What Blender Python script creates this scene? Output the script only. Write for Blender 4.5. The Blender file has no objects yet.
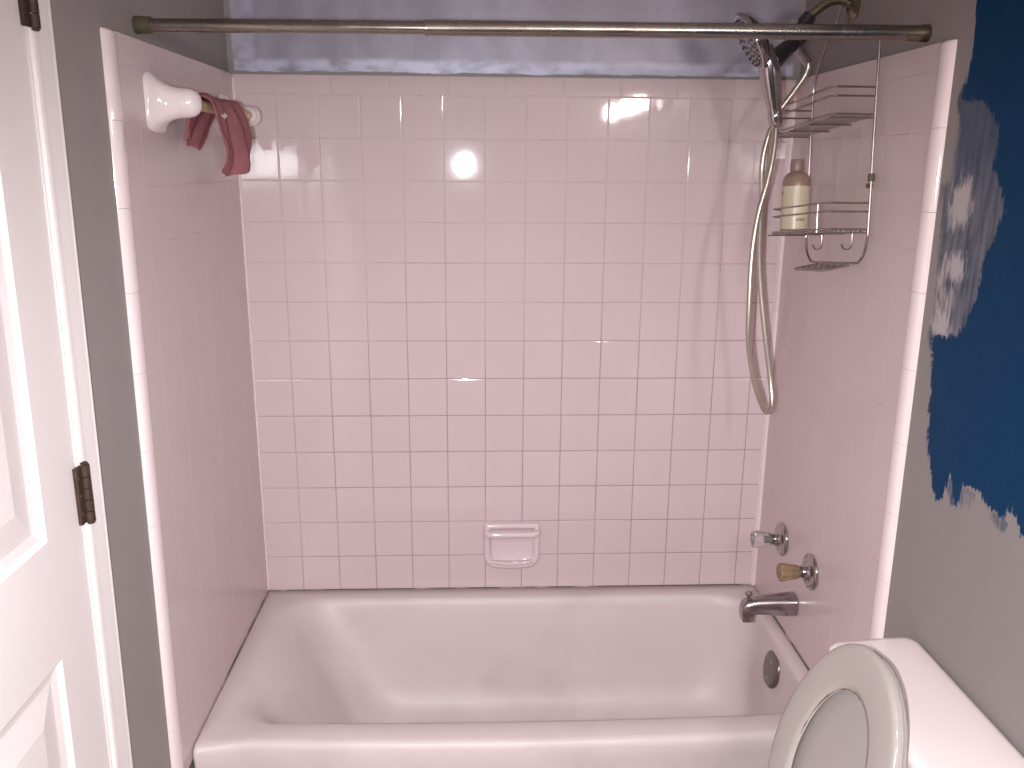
import bpy, bmesh, math, random
from mathutils import Vector, Matrix, noise
S = bpy.context.scene
COL = S.collection
PI = math.pi
random.seed(7)

# ------------------------------------------------------------------ camera
W = 1.4804           # tile face to tile face of the alcove
RIM = 0.40           # height of the tub rim
T = 0.1095           # tile pitch
cam_d = bpy.data.cameras.new('camera')
cam = bpy.data.objects.new('camera', cam_d)
COL.objects.link(cam)
fw = Vector((0.0398, 0.9674, -0.2500)); fw.normalize()
rt = Vector((0.9992, -0.0393, 0.0070)); rt = (rt - fw * rt.dot(fw)).normalized()
up = rt.cross(fw)
CP = Vector((0.633, -2.367, 1.653))
cam.matrix_world = Matrix(((rt.x, up.x, -fw.x, CP.x), (rt.y, up.y, -fw.y, CP.y),
                           (rt.z, up.z, -fw.z, CP.z), (0, 0, 0, 1)))
cam_d.sensor_width = 36.0
cam_d.lens = 855.12 / 1024 * 36.0
cam_d.clip_start = 0.01
S.camera = cam

# ------------------------------------------------------------------ light and exposure
S.view_settings.view_transform = 'Standard'
S.view_settings.look = 'None'
S.view_settings.gamma = 1
S.view_settings.use_curve_mapping = False
S.view_settings.exposure = 0.0
wd = bpy.data.worlds.new('dim_house')
S.world = wd
wd.use_nodes = True
wd.node_tree.nodes['Background'].inputs[0].default_value = (0.5, 0.45, 0.42, 1)
wd.node_tree.nodes['Background'].inputs[1].default_value = 0.02

FLASH_W = 170.0
BULB_E = 138.0
fl = bpy.data.lights.new('phone_flash', 'SPOT')          # the phone's own flash, just left of its lens
fl.energy = FLASH_W
fl.color = (0.94, 0.985, 1.0)
fl.spot_size = math.radians(117)
fl.spot_blend = 1.0
fl.shadow_soft_size = 0.012
flo = bpy.data.objects.new('phone_flash', fl)
flo.location = (0.563, -2.36, 1.645)
flo.rotation_euler = (math.radians(54), 0, 0)
COL.objects.link(flo)

# ------------------------------------------------------------------ node helpers and materials
def new_mat(name):
    m = bpy.data.materials.new(name)
    m.use_nodes = True
    nt = m.node_tree
    return m, nt, nt.nodes['Principled BSDF']

def mat(name, col, rough=0.5, metal=0.0, var=0.06, scale=9.0, bump=0.0, bscale=60.0, coat=0.0,
        trans=0.0, rvar=0.0, spec=0.5, dirt=None, dscale=14.0, dlo=0.62, dhi=0.72):
    """Principled material with a soft procedural mottling, optional bump and optional dirt blotches."""
    m, nt, b = new_mat(name)
    N, L = nt.nodes, nt.links
    tc = N.new('ShaderNodeTexCoord')
    nz = N.new('ShaderNodeTexNoise'); nz.inputs['Scale'].default_value = scale; nz.inputs['Detail'].default_value = 5
    L.new(tc.outputs['Object'], nz.inputs['Vector'])
    mx = N.new('ShaderNodeMix'); mx.data_type = 'RGBA'
    c2 = tuple(c * (1 - var) for c in col)
    c1 = tuple(min(1, c * (1 + var)) for c in col)
    mx.inputs['A'].default_value = (*c2, 1); mx.inputs['B'].default_value = (*c1, 1)
    L.new(nz.outputs['Fac'], mx.inputs['Factor'])
    out = mx.outputs['Result']
    if dirt:
        dz = N.new('ShaderNodeTexNoise'); dz.inputs['Scale'].default_value = dscale; dz.inputs['Detail'].default_value = 6
        L.new(tc.outputs['Object'], dz.inputs['Vector'])
        mr = N.new('ShaderNodeMapRange'); mr.inputs[1].default_value = dlo; mr.inputs[2].default_value = dhi
        L.new(dz.outputs['Fac'], mr.inputs[0])
        m2 = N.new('ShaderNodeMix'); m2.data_type = 'RGBA'
        L.new(mr.outputs[0], m2.inputs['Factor']); L.new(out, m2.inputs['A']); m2.inputs['B'].default_value = (*dirt, 1)
        out = m2.outputs['Result']
    L.new(out, b.inputs['Base Color'])
    b.inputs['Roughness'].default_value = rough
    if rvar:
        rr = N.new('ShaderNodeMapRange'); rr.inputs[3].default_value = max(0.02, rough - rvar); rr.inputs[4].default_value = rough + rvar
        L.new(nz.outputs['Fac'], rr.inputs[0]); L.new(rr.outputs[0], b.inputs['Roughness'])
    b.inputs['Metallic'].default_value = metal
    b.inputs['Coat Weight'].default_value = coat
    b.inputs['Transmission Weight'].default_value = trans
    b.inputs['Specular IOR Level'].default_value = spec
    if bump:
        bz = N.new('ShaderNodeTexNoise'); bz.inputs['Scale'].default_value = bscale; bz.inputs['Detail'].default_value = 4
        L.new(tc.outputs['Object'], bz.inputs['Vector'])
        bp = N.new('ShaderNodeBump'); bp.inputs['Strength'].default_value = 1.0; bp.inputs['Distance'].default_value = bump
        L.new(bz.outputs['Fac'], bp.inputs['Height']); L.new(bp.outputs['Normal'], b.inputs['Normal'])
    return m

M = {}
M['tile'] = mat('glazed_pink_tile', (0.605, 0.468, 0.485), 0.045, var=0.04, scale=5, bump=0.0003, bscale=7, rvar=0.012)
M['tile_side'] = mat('dulled_pink_tile', (0.615, 0.478, 0.485), 0.24, var=0.05, scale=5, bump=0.00015, bscale=7, rvar=0.05, spec=0.4)
def grout_material():
    m, nt, b = new_mat('old_grout_dirtier_low_down')
    N, L = nt.nodes, nt.links
    tc = N.new('ShaderNodeTexCoord'); sp = N.new('ShaderNodeSeparateXYZ'); L.new(tc.outputs['Object'], sp.inputs[0])
    n1 = N.new('ShaderNodeTexNoise'); n1.inputs['Scale'].default_value = 2.6; n1.inputs['Detail'].default_value = 5; L.new(tc.outputs['Object'], n1.inputs['Vector'])
    n2 = N.new('ShaderNodeTexNoise'); n2.inputs['Scale'].default_value = 30; n2.inputs['Detail'].default_value = 3; L.new(tc.outputs['Object'], n2.inputs['Vector'])
    rz = N.new('ShaderNodeMapRange'); rz.inputs[1].default_value = 1.85; rz.inputs[2].default_value = 1.05; rz.inputs[3].default_value = -0.35; rz.inputs[4].default_value = 0.30
    L.new(sp.outputs['Z'], rz.inputs[0])
    rx = N.new('ShaderNodeMapRange'); rx.inputs[1].default_value = 0.12; rx.inputs[2].default_value = 0.45; rx.inputs[3].default_value = -0.22; rx.inputs[4].default_value = 0.0
    L.new(sp.outputs['X'], rx.inputs[0])
    def add(a, c):
        n = N.new('ShaderNodeMath'); n.operation = 'ADD'; L.new(a, n.inputs[0]); L.new(c, n.inputs[1]); return n.outputs[0]
    f = add(add(rz.outputs[0], rx.outputs[0]), n1.outputs['Fac'])
    rr = N.new('ShaderNodeMapRange'); rr.inputs[1].default_value = 0.32; rr.inputs[2].default_value = 0.80; L.new(f, rr.inputs[0])
    a = N.new('ShaderNodeMix'); a.data_type = 'RGBA'; a.inputs['A'].default_value = (0.555, 0.425, 0.44, 1); a.inputs['B'].default_value = (0.35, 0.245, 0.26, 1)
    L.new(rr.outputs[0], a.inputs['Factor'])
    r2 = N.new('ShaderNodeMapRange'); r2.inputs[1].default_value = 0.62; r2.inputs[2].default_value = 0.72; r2.inputs[4].default_value = 0.5; L.new(n2.outputs['Fac'], r2.inputs[0])
    c = N.new('ShaderNodeMix'); c.data_type = 'RGBA'; L.new(a.outputs['Result'], c.inputs['A']); c.inputs['B'].default_value = (0.28, 0.19, 0.19, 1)
    L.new(r2.outputs[0], c.inputs['Factor']); L.new(c.outputs['Result'], b.inputs['Base Color'])
    b.inputs['Roughness'].default_value = 0.7
    return m
M['grout'] = grout_material()
M['grout_side'] = mat('pale_grout', (0.545, 0.418, 0.435), 0.5, var=0.05, scale=6, dirt=(0.30, 0.20, 0.19), dscale=9, dlo=0.60, dhi=0.66)
M['bullnose'] = mat('glazed_bullnose', (0.80, 0.65, 0.66), 0.08, var=0.03, bump=0.0005, bscale=14)
M['ceramic'] = mat('glazed_ceramic', (0.80, 0.67, 0.68), 0.08, var=0.03)
M['dish'] = mat('glazed_pink_ceramic', (0.68, 0.53, 0.56), 0.12, var=0.04)
M['tub'] = mat('tub_enamel', (0.62, 0.505, 0.505), 0.48, var=0.05, scale=4, rvar=0.06, dirt=(0.52, 0.43, 0.42), dscale=3.5, dlo=0.52, dhi=0.75)
M['grey_wall'] = mat('grey_wall_paint', (0.285, 0.25, 0.245), 0.55, var=0.05, scale=4, bump=0.0006, bscale=120)
M['ceiling'] = mat('white_ceiling_paint', (0.75, 0.72, 0.70), 0.8)
M['floor'] = mat('beige_vinyl_floor', (0.45, 0.38, 0.33), 0.45, var=0.1)
M['white_paint'] = mat('white_gloss_paint', (0.77, 0.68, 0.685), 0.36, var=0.025, scale=3, bump=0.0003, bscale=40)
M['rust'] = mat('rusty_brown_hinge', (0.050, 0.024, 0.016), 0.6, metal=0.2, var=0.5, scale=60, dirt=(0.13, 0.055, 0.03), dscale=90)
M['chrome'] = mat('chrome', (0.46, 0.43, 0.435), 0.12, metal=1.0, var=0.06, scale=20, rvar=0.04)
M['spout'] = mat('dull_chrome', (0.42, 0.385, 0.40), 0.22, metal=1.0, var=0.1, scale=25, rvar=0.08)
M['rod'] = mat('brushed_old_nickel', (0.30, 0.262, 0.235), 0.27, metal=1.0, var=0.18, scale=14, rvar=0.1)
M['rubber'] = mat('aged_olive_rubber', (0.085, 0.073, 0.043), 0.6, var=0.35, scale=40)
M['brass'] = mat('tarnished_brass', (0.26, 0.23, 0.165), 0.30, metal=1.0, var=0.25, scale=40)
M['steel_wire'] = mat('satin_steel_wire', (0.36, 0.315, 0.295), 0.3, metal=1.0, var=0.15, scale=50)
M['hose'] = mat('satin_metal_hose', (0.54, 0.485, 0.42), 0.28, metal=0.85, var=0.05)
M['black'] = mat('black_plastic', (0.022, 0.017, 0.022), 0.35, var=0.2)
M['plate'] = mat('overflow_plate_grey', (0.20, 0.18, 0.17), 0.32, metal=0.8, var=0.1)
M['face'] = mat('spray_face_grey', (0.26, 0.25, 0.27), 0.25, metal=0.6, var=0.1)
M['clear'] = mat('clear_acrylic', (0.80, 0.74, 0.74), 0.06, var=0.02, trans=0.85, spec=0.6)
M['amber'] = mat('yellowed_acrylic', (0.44, 0.29, 0.18), 0.10, var=0.2, trans=0.6, spec=0.6)
M['stem'] = mat('dark_valve_stem', (0.12, 0.10, 0.08), 0.4, metal=0.7)
M['cloth'] = mat('dusty_rose_terry', (0.305, 0.118, 0.132), 0.92, var=0.22, scale=90, bump=0.0012, bscale=420, spec=0.15)
M['cloth_tag'] = mat('white_care_tag', (0.72, 0.64, 0.66), 0.8)
M['wood'] = mat('pale_wood_dowel', (0.66, 0.46, 0.27), 0.5, var=0.12, scale=20)
M['bottle'] = mat('brown_translucent_plastic', (0.36, 0.235, 0.19), 0.22, var=0.1, trans=0.25)
M['cap'] = mat('brown_plastic_cap', (0.27, 0.165, 0.15), 0.35)
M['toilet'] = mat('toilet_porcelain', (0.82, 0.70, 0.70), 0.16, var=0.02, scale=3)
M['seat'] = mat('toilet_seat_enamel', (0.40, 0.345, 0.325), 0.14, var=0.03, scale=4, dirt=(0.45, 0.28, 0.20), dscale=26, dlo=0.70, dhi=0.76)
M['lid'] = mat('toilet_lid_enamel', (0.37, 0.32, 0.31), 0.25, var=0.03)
M['seat_wear'] = mat('worn_seat_edge', (0.16, 0.09, 0.06), 0.6, var=0.4, scale=60)
M['mould'] = mat('dark_mildew_caulk', (0.10, 0.075, 0.065), 0.8, var=0.5, scale=40, dirt=(0.45, 0.34, 0.33), dscale=8, dlo=0.5, dhi=0.6)
M['caulk'] = mat('white_caulk', (0.74, 0.59, 0.61), 0.45, var=0.05)
M['screw'] = mat('screw_steel', (0.45, 0.42, 0.40), 0.3, metal=1.0)

def tub_grey(): pass

# lavender silver paint brushed over the grey wall above the tile, ragged at its edges
def panel_material():
    m, nt, b = new_mat('brushed_silver_lavender_paint')
    N, L = nt.nodes, nt.links
    tc = N.new('ShaderNodeTexCoord'); sp = N.new('ShaderNodeSeparateXYZ'); L.new(tc.outputs['Object'], sp.inputs[0])
    def math_(op, a, bb=None, c=None):
        n = N.new('ShaderNodeMath'); n.operation = op
        for k, v in enumerate((a, bb, c)):
            if v is None: continue
            if isinstance(v, (int, float)): n.inputs[k].default_value = v
            else: L.new(v, n.inputs[k])
        return n.outputs[0]
    def nz(scale, det, sx=1, sz=1):
        mp = N.new('ShaderNodeMapping'); mp.inputs['Scale'].default_value = (sx, 1, sz); L.new(tc.outputs['Object'], mp.inputs[0])
        n = N.new('ShaderNodeTexNoise'); n.inputs['Scale'].default_value = scale; n.inputs['Detail'].default_value = det
        L.new(mp.outputs[0], n.inputs['Vector']); return n.outputs['Fac']
    def ramp(v, lo, hi):
        n = N.new('ShaderNodeMapRange'); n.inputs[1].default_value = lo; n.inputs[2].default_value = hi
        n.interpolation_type = 'SMOOTHSTEP'; L.new(v, n.inputs[0]); return n.outputs[0]
    rag = math_('MULTIPLY_ADD', nz(16, 5), 0.012, -0.006)
    rag2 = math_('MULTIPLY_ADD', nz(5, 3), 0.010, -0.005)
    zz = math_('ADD', math_('ADD', sp.outputs['Z'], rag), rag2)
    xx = math_('ADD', sp.outputs['X'], rag)
    cov = math_('MULTIPLY', ramp(zz, 1.8785, 1.8815), ramp(xx, 0.000, 0.005))
    cov = math_('MULTIPLY', cov, ramp(math_('MULTIPLY', xx, -1.0), -1.476, -1.468))
    # thicker, lighter coat in the last brush stroke along the bottom and up the left side
    thick = math_('MAXIMUM', ramp(math_('MULTIPLY', zz, -1.0), -1.918, -1.900), math_('MULTIPLY', ramp(math_('MULTIPLY', xx, -1.0), -0.07, -0.05), 0.6))
    blot = nz(9, 6, 1.0, 0.45)
    mixn = N.new('ShaderNodeMix'); mixn.data_type = 'RGBA'
    mixn.inputs['A'].default_value = (0.275, 0.250, 0.305, 1); mixn.inputs['B'].default_value = (0.36, 0.335, 0.42, 1)
    L.new(ramp(blot, 0.35, 0.68), mixn.inputs['Factor'])
    mt = N.new('ShaderNodeMix'); mt.data_type = 'RGBA'; L.new(mixn.outputs['Result'], mt.inputs['A'])
    mt.inputs['B'].default_value = (0.58, 0.56, 0.71, 1)
    L.new(math_('MULTIPLY', thick, ramp(nz(30, 5, 0.5, 1), 0.25, 0.6)), mt.inputs['Factor'])
    mg = N.new('ShaderNodeMix'); mg.data_type = 'RGBA'; mg.inputs['A'].default_value = (0.285, 0.25, 0.245, 1)
    L.new(mt.outputs['Result'], mg.inputs['B']); L.new(cov, mg.inputs['Factor'])
    L.new(mg.outputs['Result'], b.inputs['Base Color'])
    L.new(math_('MULTIPLY', cov, 0.12), b.inputs['Metallic'])
    L.new(math_('MULTIPLY_ADD', cov, -0.18, 0.56), b.inputs['Roughness'])
    bp = N.new('ShaderNodeBump'); bp.inputs['Distance'].default_value = 0.0011
    L.new(nz(22, 6, 1.0, 0.5), bp.inputs['Height']); L.new(bp.outputs['Normal'], b.inputs['Normal'])
    return m
M['panel'] = panel_material()

# grey right wall with navy paint cut in, smears and primer (coverage stored per vertex)
def paint_material():
    m, nt, b = new_mat('grey_wall_with_navy_paint')
    N, L = nt.nodes, nt.links
    tc = N.new('ShaderNodeTexCoord')
    at = N.new('ShaderNodeAttribute'); at.attribute_name = 'paint'
    sp = N.new('ShaderNodeSeparateColor'); L.new(at.outputs['Color'], sp.inputs[0])
    def nz(scale, det, sy=1, sz=1):
        mp = N.new('ShaderNodeMapping'); mp.inputs['Scale'].default_value = (1, sy, sz); L.new(tc.outputs['Object'], mp.inputs[0])
        n = N.new('ShaderNodeTexNoise'); n.inputs['Scale'].default_value = scale; n.inputs['Detail'].default_value = det
        L.new(mp.outputs[0], n.inputs['Vector']); return n.outputs['Fac']
    def math_(op, a, bb=None, c=None):
        n = N.new('ShaderNodeMath'); n.operation = op; n.use_clamp = False
        for k, v in enumerate((a, bb, c)):
            if v is None: continue
            if isinstance(v, (int, float)): n.inputs[k].default_value = v
            else: L.new(v, n.inputs[k])
        return n.outputs[0]
    def ramp(v, lo, hi):
        n = N.new('ShaderNodeMapRange'); n.inputs[1].default_value = lo; n.inputs[2].default_value = hi
        L.new(v, n.inputs[0]); return n.outputs[0]
    def mixc(f, a, bcol):
        n = N.new('ShaderNodeMix'); n.data_type = 'RGBA'; L.new(f, n.inputs['Factor'])
        if isinstance(a, tuple): n.inputs['A'].default_value = a
        else: L.new(a, n.inputs['A'])
        if isinstance(bcol, tuple): n.inputs['B'].default_value = bcol
        else: L.new(bcol, n.inputs['B'])
        return n.outputs['Result']
    streak = nz(26, 6, 3.2, 0.35)
    fine = nz(70, 4, 2.0, 0.5)
    jag = nz(55, 5, 2.4, 0.35)
    rough_edge = math_('ADD', math_('MULTIPLY_ADD', jag, 0.55, -0.275), math_('MULTIPLY_ADD', nz(90, 4, 0.5, 1.6), 0.22, -0.11))
    blue = ramp(math_('ADD', sp.outputs['Red'], rough_edge), 0.46, 0.53)
    smear = ramp(math_('ADD', sp.outputs['Green'], rough_edge), 0.36, 0.60)
    prim = ramp(math_('ADD', sp.outputs['Blue'], math_('MULTIPLY_ADD', fine, 1.5, -0.75)), 0.30, 0.75)
    base = mixc(nz(4, 4), (0.265, 0.232, 0.228, 1), (0.30, 0.262, 0.257, 1))
    spz = N.new('ShaderNodeSeparateXYZ'); L.new(tc.outputs['Object'], spz.inputs[0])
    low = ramp(math_('MULTIPLY', math_('ADD', spz.outputs['Z'], math_('MULTIPLY_ADD', nz(14, 4), 0.2, -0.1)), -1.0), -1.72, -1.48)
    smc = mixc(math_('MULTIPLY', ramp(math_('ADD', streak, math_('MULTIPLY_ADD', nz(40, 5, 1.0, 0.6), 0.5, -0.25)), 0.30, 0.70), math_('MULTIPLY_ADD', low, 0.75, 0.25)), (0.060, 0.080, 0.122, 1), (0.215, 0.195, 0.215, 1))
    c = mixc(smear, base, smc)
    c = mixc(math_('MULTIPLY', prim, 0.95), c, (0.47, 0.41, 0.41, 1))
    navy = mixc(nz(12, 4), (0.0008, 0.032, 0.092, 1), (0.0020, 0.040, 0.110, 1))
    c = mixc(blue, c, navy)
    L.new(c, b.inputs['Base Color'])
    b.inputs['Roughness'].default_value = 0.5
    b.inputs['Specular IOR Level'].default_value = 0.1
    bp = N.new('ShaderNodeBump'); bp.inputs['Distance'].default_value = 0.0006
    L.new(nz(120, 4), bp.inputs['Height']); L.new(bp.outputs['Normal'], b.inputs['Normal'])
    return m
M['painted'] = paint_material()

def label_material():
    m, nt, b = new_mat('cream_paper_label')
    N, L = nt.nodes, nt.links
    nz = N.new('ShaderNodeTexNoise'); nz.inputs['Scale'].default_value = 8
    mx = N.new('ShaderNodeMix'); mx.data_type = 'RGBA'
    mx.inputs['A'].default_value = (0.50, 0.41, 0.30, 1); mx.inputs['B'].default_value = (0.58, 0.48, 0.36, 1)
    L.new(nz.outputs['Fac'], mx.inputs['Factor']); L.new(mx.outputs['Result'], b.inputs['Base Color'])
    b.inputs['Roughness'].default_value = 0.3
    return m
M['label'] = label_material()
M['ink'] = mat('brown_label_print', (0.20, 0.14, 0.10), 0.6)
M['ink_pale'] = mat('pale_label_print', (0.46, 0.37, 0.26), 0.6)

def bulb_material():
    m, nt, b = new_mat('frosted_lit_bulb')
    b.inputs['Base Color'].default_value = (0.9, 0.85, 0.8, 1)
    b.inputs['Emission Color'].default_value = (1.0, 0.91, 0.86, 1)
    b.inputs['Emission Strength'].default_value = BULB_E
    return m
M['bulb'] = bulb_material()

# ------------------------------------------------------------------ object helpers
def link(name, me, m, parent=None, smooth=True, angle=38):
    o = bpy.data.objects.new(name, me)
    COL.objects.link(o)
    ms = m if isinstance(m, (list, tuple)) else [m]
    for x in ms: me.materials.append(x)
    if smooth:
        me.shade_smooth()
        me.set_sharp_from_angle(angle=math.radians(angle))
    if parent is not None:
        o.parent = parent
    return o

def obj(name, bm, m, parent=None, smooth=True, angle=38, fix=True):
    if fix: bmesh.ops.recalc_face_normals(bm, faces=bm.faces)
    me = bpy.data.meshes.new(name)
    bm.to_mesh(me); bm.free()
    if parent is not None:                       # meshes are written in world coordinates
        me.transform(Matrix.Translation(-parent_origin(parent)))
    return link(name, me, m, parent, smooth, angle)

def parent_origin(p):
    v = Vector((0, 0, 0))
    while p is not None:
        v += p.location
        p = p.parent
    return v

def thing(name, label, cat, loc, group=None):
    o = bpy.data.objects.new(name, None)
    COL.objects.link(o)
    o.empty_display_size = 0.05
    o.location = loc
    return tag(o, label, cat, group)

def tag(o, label, cat, group=None):
    o['label'] = label; o['category'] = cat
    if group: o['group'] = group
    return o

def struct(o, label=None):
    o['kind'] = 'structure'
    if label: o['label'] = label
    return o

def box(bm, x0, x1, y0, y1, z0, z1, bev=0.0, seg=2, mi=0):
    vs = [bm.verts.new(p) for p in ((x0, y0, z0), (x1, y0, z0), (x1, y1, z0), (x0, y1, z0),
                                    (x0, y0, z1), (x1, y0, z1), (x1, y1, z1), (x0, y1, z1))]
    fs = [bm.faces.new([vs[i] for i in q]) for q in ((3, 2, 1, 0), (4, 5, 6, 7), (0, 1, 5, 4), (1, 2, 6, 5), (2, 3, 7, 6), (3, 0, 4, 7))]
    for f in fs: f.material_index = mi
    if bev:
        es = list({e for f in fs for e in f.edges})
        bmesh.ops.bevel(bm, geom=es, offset=bev, segments=seg, profile=0.6, affect='EDGES')
    return bm

def smooth_path(pts, n=6):
    P = [Vector(p) for p in pts]
    P = [2 * P[0] - P[1]] + P + [2 * P[-1] - P[-2]]
    out = []
    for i in range(1, len(P) - 2):
        p0, p1, p2, p3 = P[i - 1], P[i], P[i + 1], P[i + 2]
        for k in range(n):
            t = k / n
            out.append(0.5 * ((2 * p1) + (p2 - p0) * t + (2 * p0 - 5 * p1 + 4 * p2 - p3) * t * t + (3 * p1 - p0 - 3 * p2 + p3) * t ** 3))
    out.append(P[-2])
    return out

def tube(bm, pts, r, n=10, closed=False, cap=True, mi=0):
    P = [Vector(p) for p in pts]
    R = r if isinstance(r, (list, tuple)) else [r] * len(P)
    L = len(P)
    tans = []
    for i in range(L):
        a = P[(i - 1) % L] if (closed or i > 0) else P[i]
        b = P[(i + 1) % L] if (closed or i < L - 1) else P[i]
        tans.append((b - a).normalized())
    t0 = tans[0]
    ref = Vector((0, 0, 1)) if abs(t0.z) < 0.9 else Vector((0, 1, 0))
    u = t0.cross(ref).normalized()
    rings = []
    for i in range(L):
        t = tans[i]
        u = (u - t * u.dot(t)).normalized()
        v = t.cross(u)
        rings.append([bm.verts.new(P[i] + (u * math.cos(2 * PI * k / n) + v * math.sin(2 * PI * k / n)) * R[i]) for k in range(n)])
    fs = []
    for i in range(L if closed else L - 1):
        a, b = rings[i], rings[(i + 1) % L]
        for k in range(n):
            fs.append(bm.faces.new((a[k], a[(k + 1) % n], b[(k + 1) % n], b[k])))
    if cap and not closed:
        fs.append(bm.faces.new(rings[0][::-1])); fs.append(bm.faces.new(rings[-1]))
    for f in fs: f.material_index = mi
    return bm

def lathe(bm, origin, axis, prof, n=28, mi=0, capa=True, capb=True, flute=None):
    """prof = [(distance along axis, radius)]; flute=(count, depth, from, to) ripples the radius."""
    o = Vector(origin); a = Vector(axis).normalized()
    ref = Vector((0, 0, 1)) if abs(a.z) < 0.9 else Vector((0, 1, 0))
    u = a.cross(ref).normalized(); v = a.cross(u)
    rings = []
    for i, (d, r) in enumerate(prof):
        ring = []
        for k in range(n):
            th = 2 * PI * k / n
            rr = r
            if flute and flute[2] <= i <= flute[3]:
                rr = r * (1 - flute[1] * (0.5 - 0.5 * math.cos(flute[0] * th)))
            ring.append(bm.verts.new(o + a * d + (u * math.cos(th) + v * math.sin(th)) * rr))
        rings.append(ring)
    fs = []
    for a_, b_ in zip(rings, rings[1:]):
        for k in range(n):
            fs.append(bm.faces.new((a_[k], a_[(k + 1) % n], b_[(k + 1) % n], b_[k])))
    if capa: fs.append(bm.faces.new(rings[0][::-1]))
    if capb: fs.append(bm.faces.new(rings[-1]))
    for f in fs: f.material_index = mi
    return bm

def loft(bm, rings, closed=True, capa=False, capb=False, mi=0):
    R = [[bm.verts.new(p) for p in r] for r in rings]
    n = len(R[0])
    fs = []
    for a, b in zip(R, R[1:]):
        for k in range(n if closed else n - 1):
            fs.append(bm.faces.new((a[k], a[(k + 1) % n], b[(k + 1) % n], b[k])))
    if capa: fs.append(bm.faces.new(R[0][::-1]))
    if capb: fs.append(bm.faces.new(R[-1]))
    for f in fs: f.material_index = mi
    return R

def rrect(x0, x1, y0, y1, r, per=8, edge=10):
    """points of a rounded rectangle, counter-clockwise, with subdivided straight sides."""
    out = []
    cs = [(x1 - r, y1 - r, 0), (x0 + r, y1 - r, 90), (x0 + r, y0 + r, 180), (x1 - r, y0 + r, 270)]
    for i, (cx, cy, a0) in enumerate(cs):
        for k in range(per + 1):
            a = math.radians(a0 + 90 * k / per)
            out.append((cx + r * math.cos(a), cy + r * math.sin(a)))
        nx, ny, na = cs[(i + 1) % 4]
        a = math.radians(a0 + 90)
        p = (cx + r * math.cos(a), cy + r * math.sin(a)); q = (nx + r * math.cos(a), ny + r * math.sin(a))
        for k in range(1, edge):
            t = k / edge
            out.append((p[0] + (q[0] - p[0]) * t, p[1] + (q[1] - p[1]) * t))
    return out

# ------------------------------------------------------------------ room shell
DW = 0.012                       # the tile stands this far off the painted wall
ZT = RIM + 13.45 * T             # top of the tile
CEIL = 2.44
YF = -3.05                       # front wall, behind the camera

bm = bmesh.new(); box(bm, -0.15, W + 0.15, YF - 0.1, 0.12, -0.1, 0.0)
struct(obj('floor', bm, M['floor'], smooth=False))
bm = bmesh.new(); box(bm, -0.15, W + 0.15, YF - 0.1, 0.12, CEIL, CEIL + 0.1)
struct(obj('ceiling', bm, M['ceiling'], smooth=False))
bm = bmesh.new(); box(bm, -0.11, W + 0.11, DW, 0.12, 0.0, CEIL)
struct(obj('wall_back', bm, M['panel'], smooth=False))
bm = bmesh.new(); box(bm, -0.11, W + 0.11, YF - 0.1, YF, 0.0, CEIL)
struct(obj('wall_front', bm, M['grey_wall'], smooth=False))
# left wall with the door opening (y -1.80 .. -1.00, up to z 2.05)
DOOR0, DOOR1, DOORH = -1.800, -1.034, 2.04
bm = bmesh.new()
box(bm, -0.11, -DW, DOOR1 + 0.018, DW, 0.0, CEIL)
box(bm, -0.11, -DW, YF, DOOR0 - 0.018, 0.0, CEIL)
box(bm, -0.11, -DW, DOOR0 - 0.018, DOOR1 + 0.018, DOORH + 0.018, CEIL)
struct(obj('wall_left', bm, M['grey_wall'], smooth=False))

BLUE = [(-0.81, 1.93), (-0.82, 1.846), (-0.805, 1.768), (-0.872, 1.762), (-0.906, 1.741), (-0.927, 1.713), (-0.934, 1.687), (-0.929, 1.65), (-0.951, 1.625), (-0.972, 1.606), (-0.974, 1.576), (-0.961, 1.546), (-0.954, 1.527), (-0.939, 1.494), (-0.935, 1.442), (-0.921, 1.399), (-0.909, 1.376), (-0.888, 1.357), (-0.81, 1.341), (-0.83, 1.241), (-0.833, 1.2), (-0.843, 1.137), (-0.868, 1.094), (-0.893, 1.049), (-0.907, 1.048), (-0.918, 1.054), (-0.924, 1.073), (-0.932, 1.108), (-0.961, 1.061), (-0.978, 1.11), (-1.027, 1.114), (-1.045, 1.098), (-1.083, 1.096), (-1.098, 1.093), (-1.115, 1.123), (-1.129, 1.107), (-1.147, 1.087),
        (-1.3, 1.02), (-1.6, 0.95), (-2.2, 0.9), (-2.2, 2.3), (-0.86, 2.3), (-0.83, 2.05)]
SMEAR = [(-0.805, 1.768), (-0.872, 1.762), (-0.906, 1.741), (-0.927, 1.713), (-0.934, 1.687), (-0.929, 1.65), (-0.951, 1.625), (-0.972, 1.606), (-0.974, 1.576), (-0.961, 1.546), (-0.954, 1.527), (-0.939, 1.494), (-0.935, 1.442), (-0.921, 1.399), (-0.909, 1.376), (-0.888, 1.357), (-0.81, 1.341), (-0.804, 1.409), (-0.798, 1.502), (-0.789, 1.565), (-0.776, 1.617), (-0.807, 1.625), (-0.809, 1.672), (-0.81, 1.717)]
def inside(p, poly):
    x, y = p; c = False
    for (x0, y0), (x1, y1) in zip(poly, poly[1:] + poly[:1]):
        if (y0 > y) != (y1 > y) and x < (x1 - x0) * (y - y0) / (y1 - y0) + x0: c = not c
    return c
def pdist(p, poly):
    x, y = p; best = 9
    for (x0, y0), (x1, y1) in zip(poly, poly[1:] + poly[:1]):
        dx, dy = x1 - x0, y1 - y0
        t = max(0, min(1, ((x - x0) * dx + (y - y0) * dy) / (dx * dx + dy * dy + 1e-12)))
        best = min(best, math.hypot(x - x0 - t * dx, y - y0 - t * dy))
    return best
def soft(p, poly, w):
    d = pdist(p, poly)
    if not inside(p, poly): d = -d
    return max(0.0, min(1.0, 0.5 + 0.5 * d / w))
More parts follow.
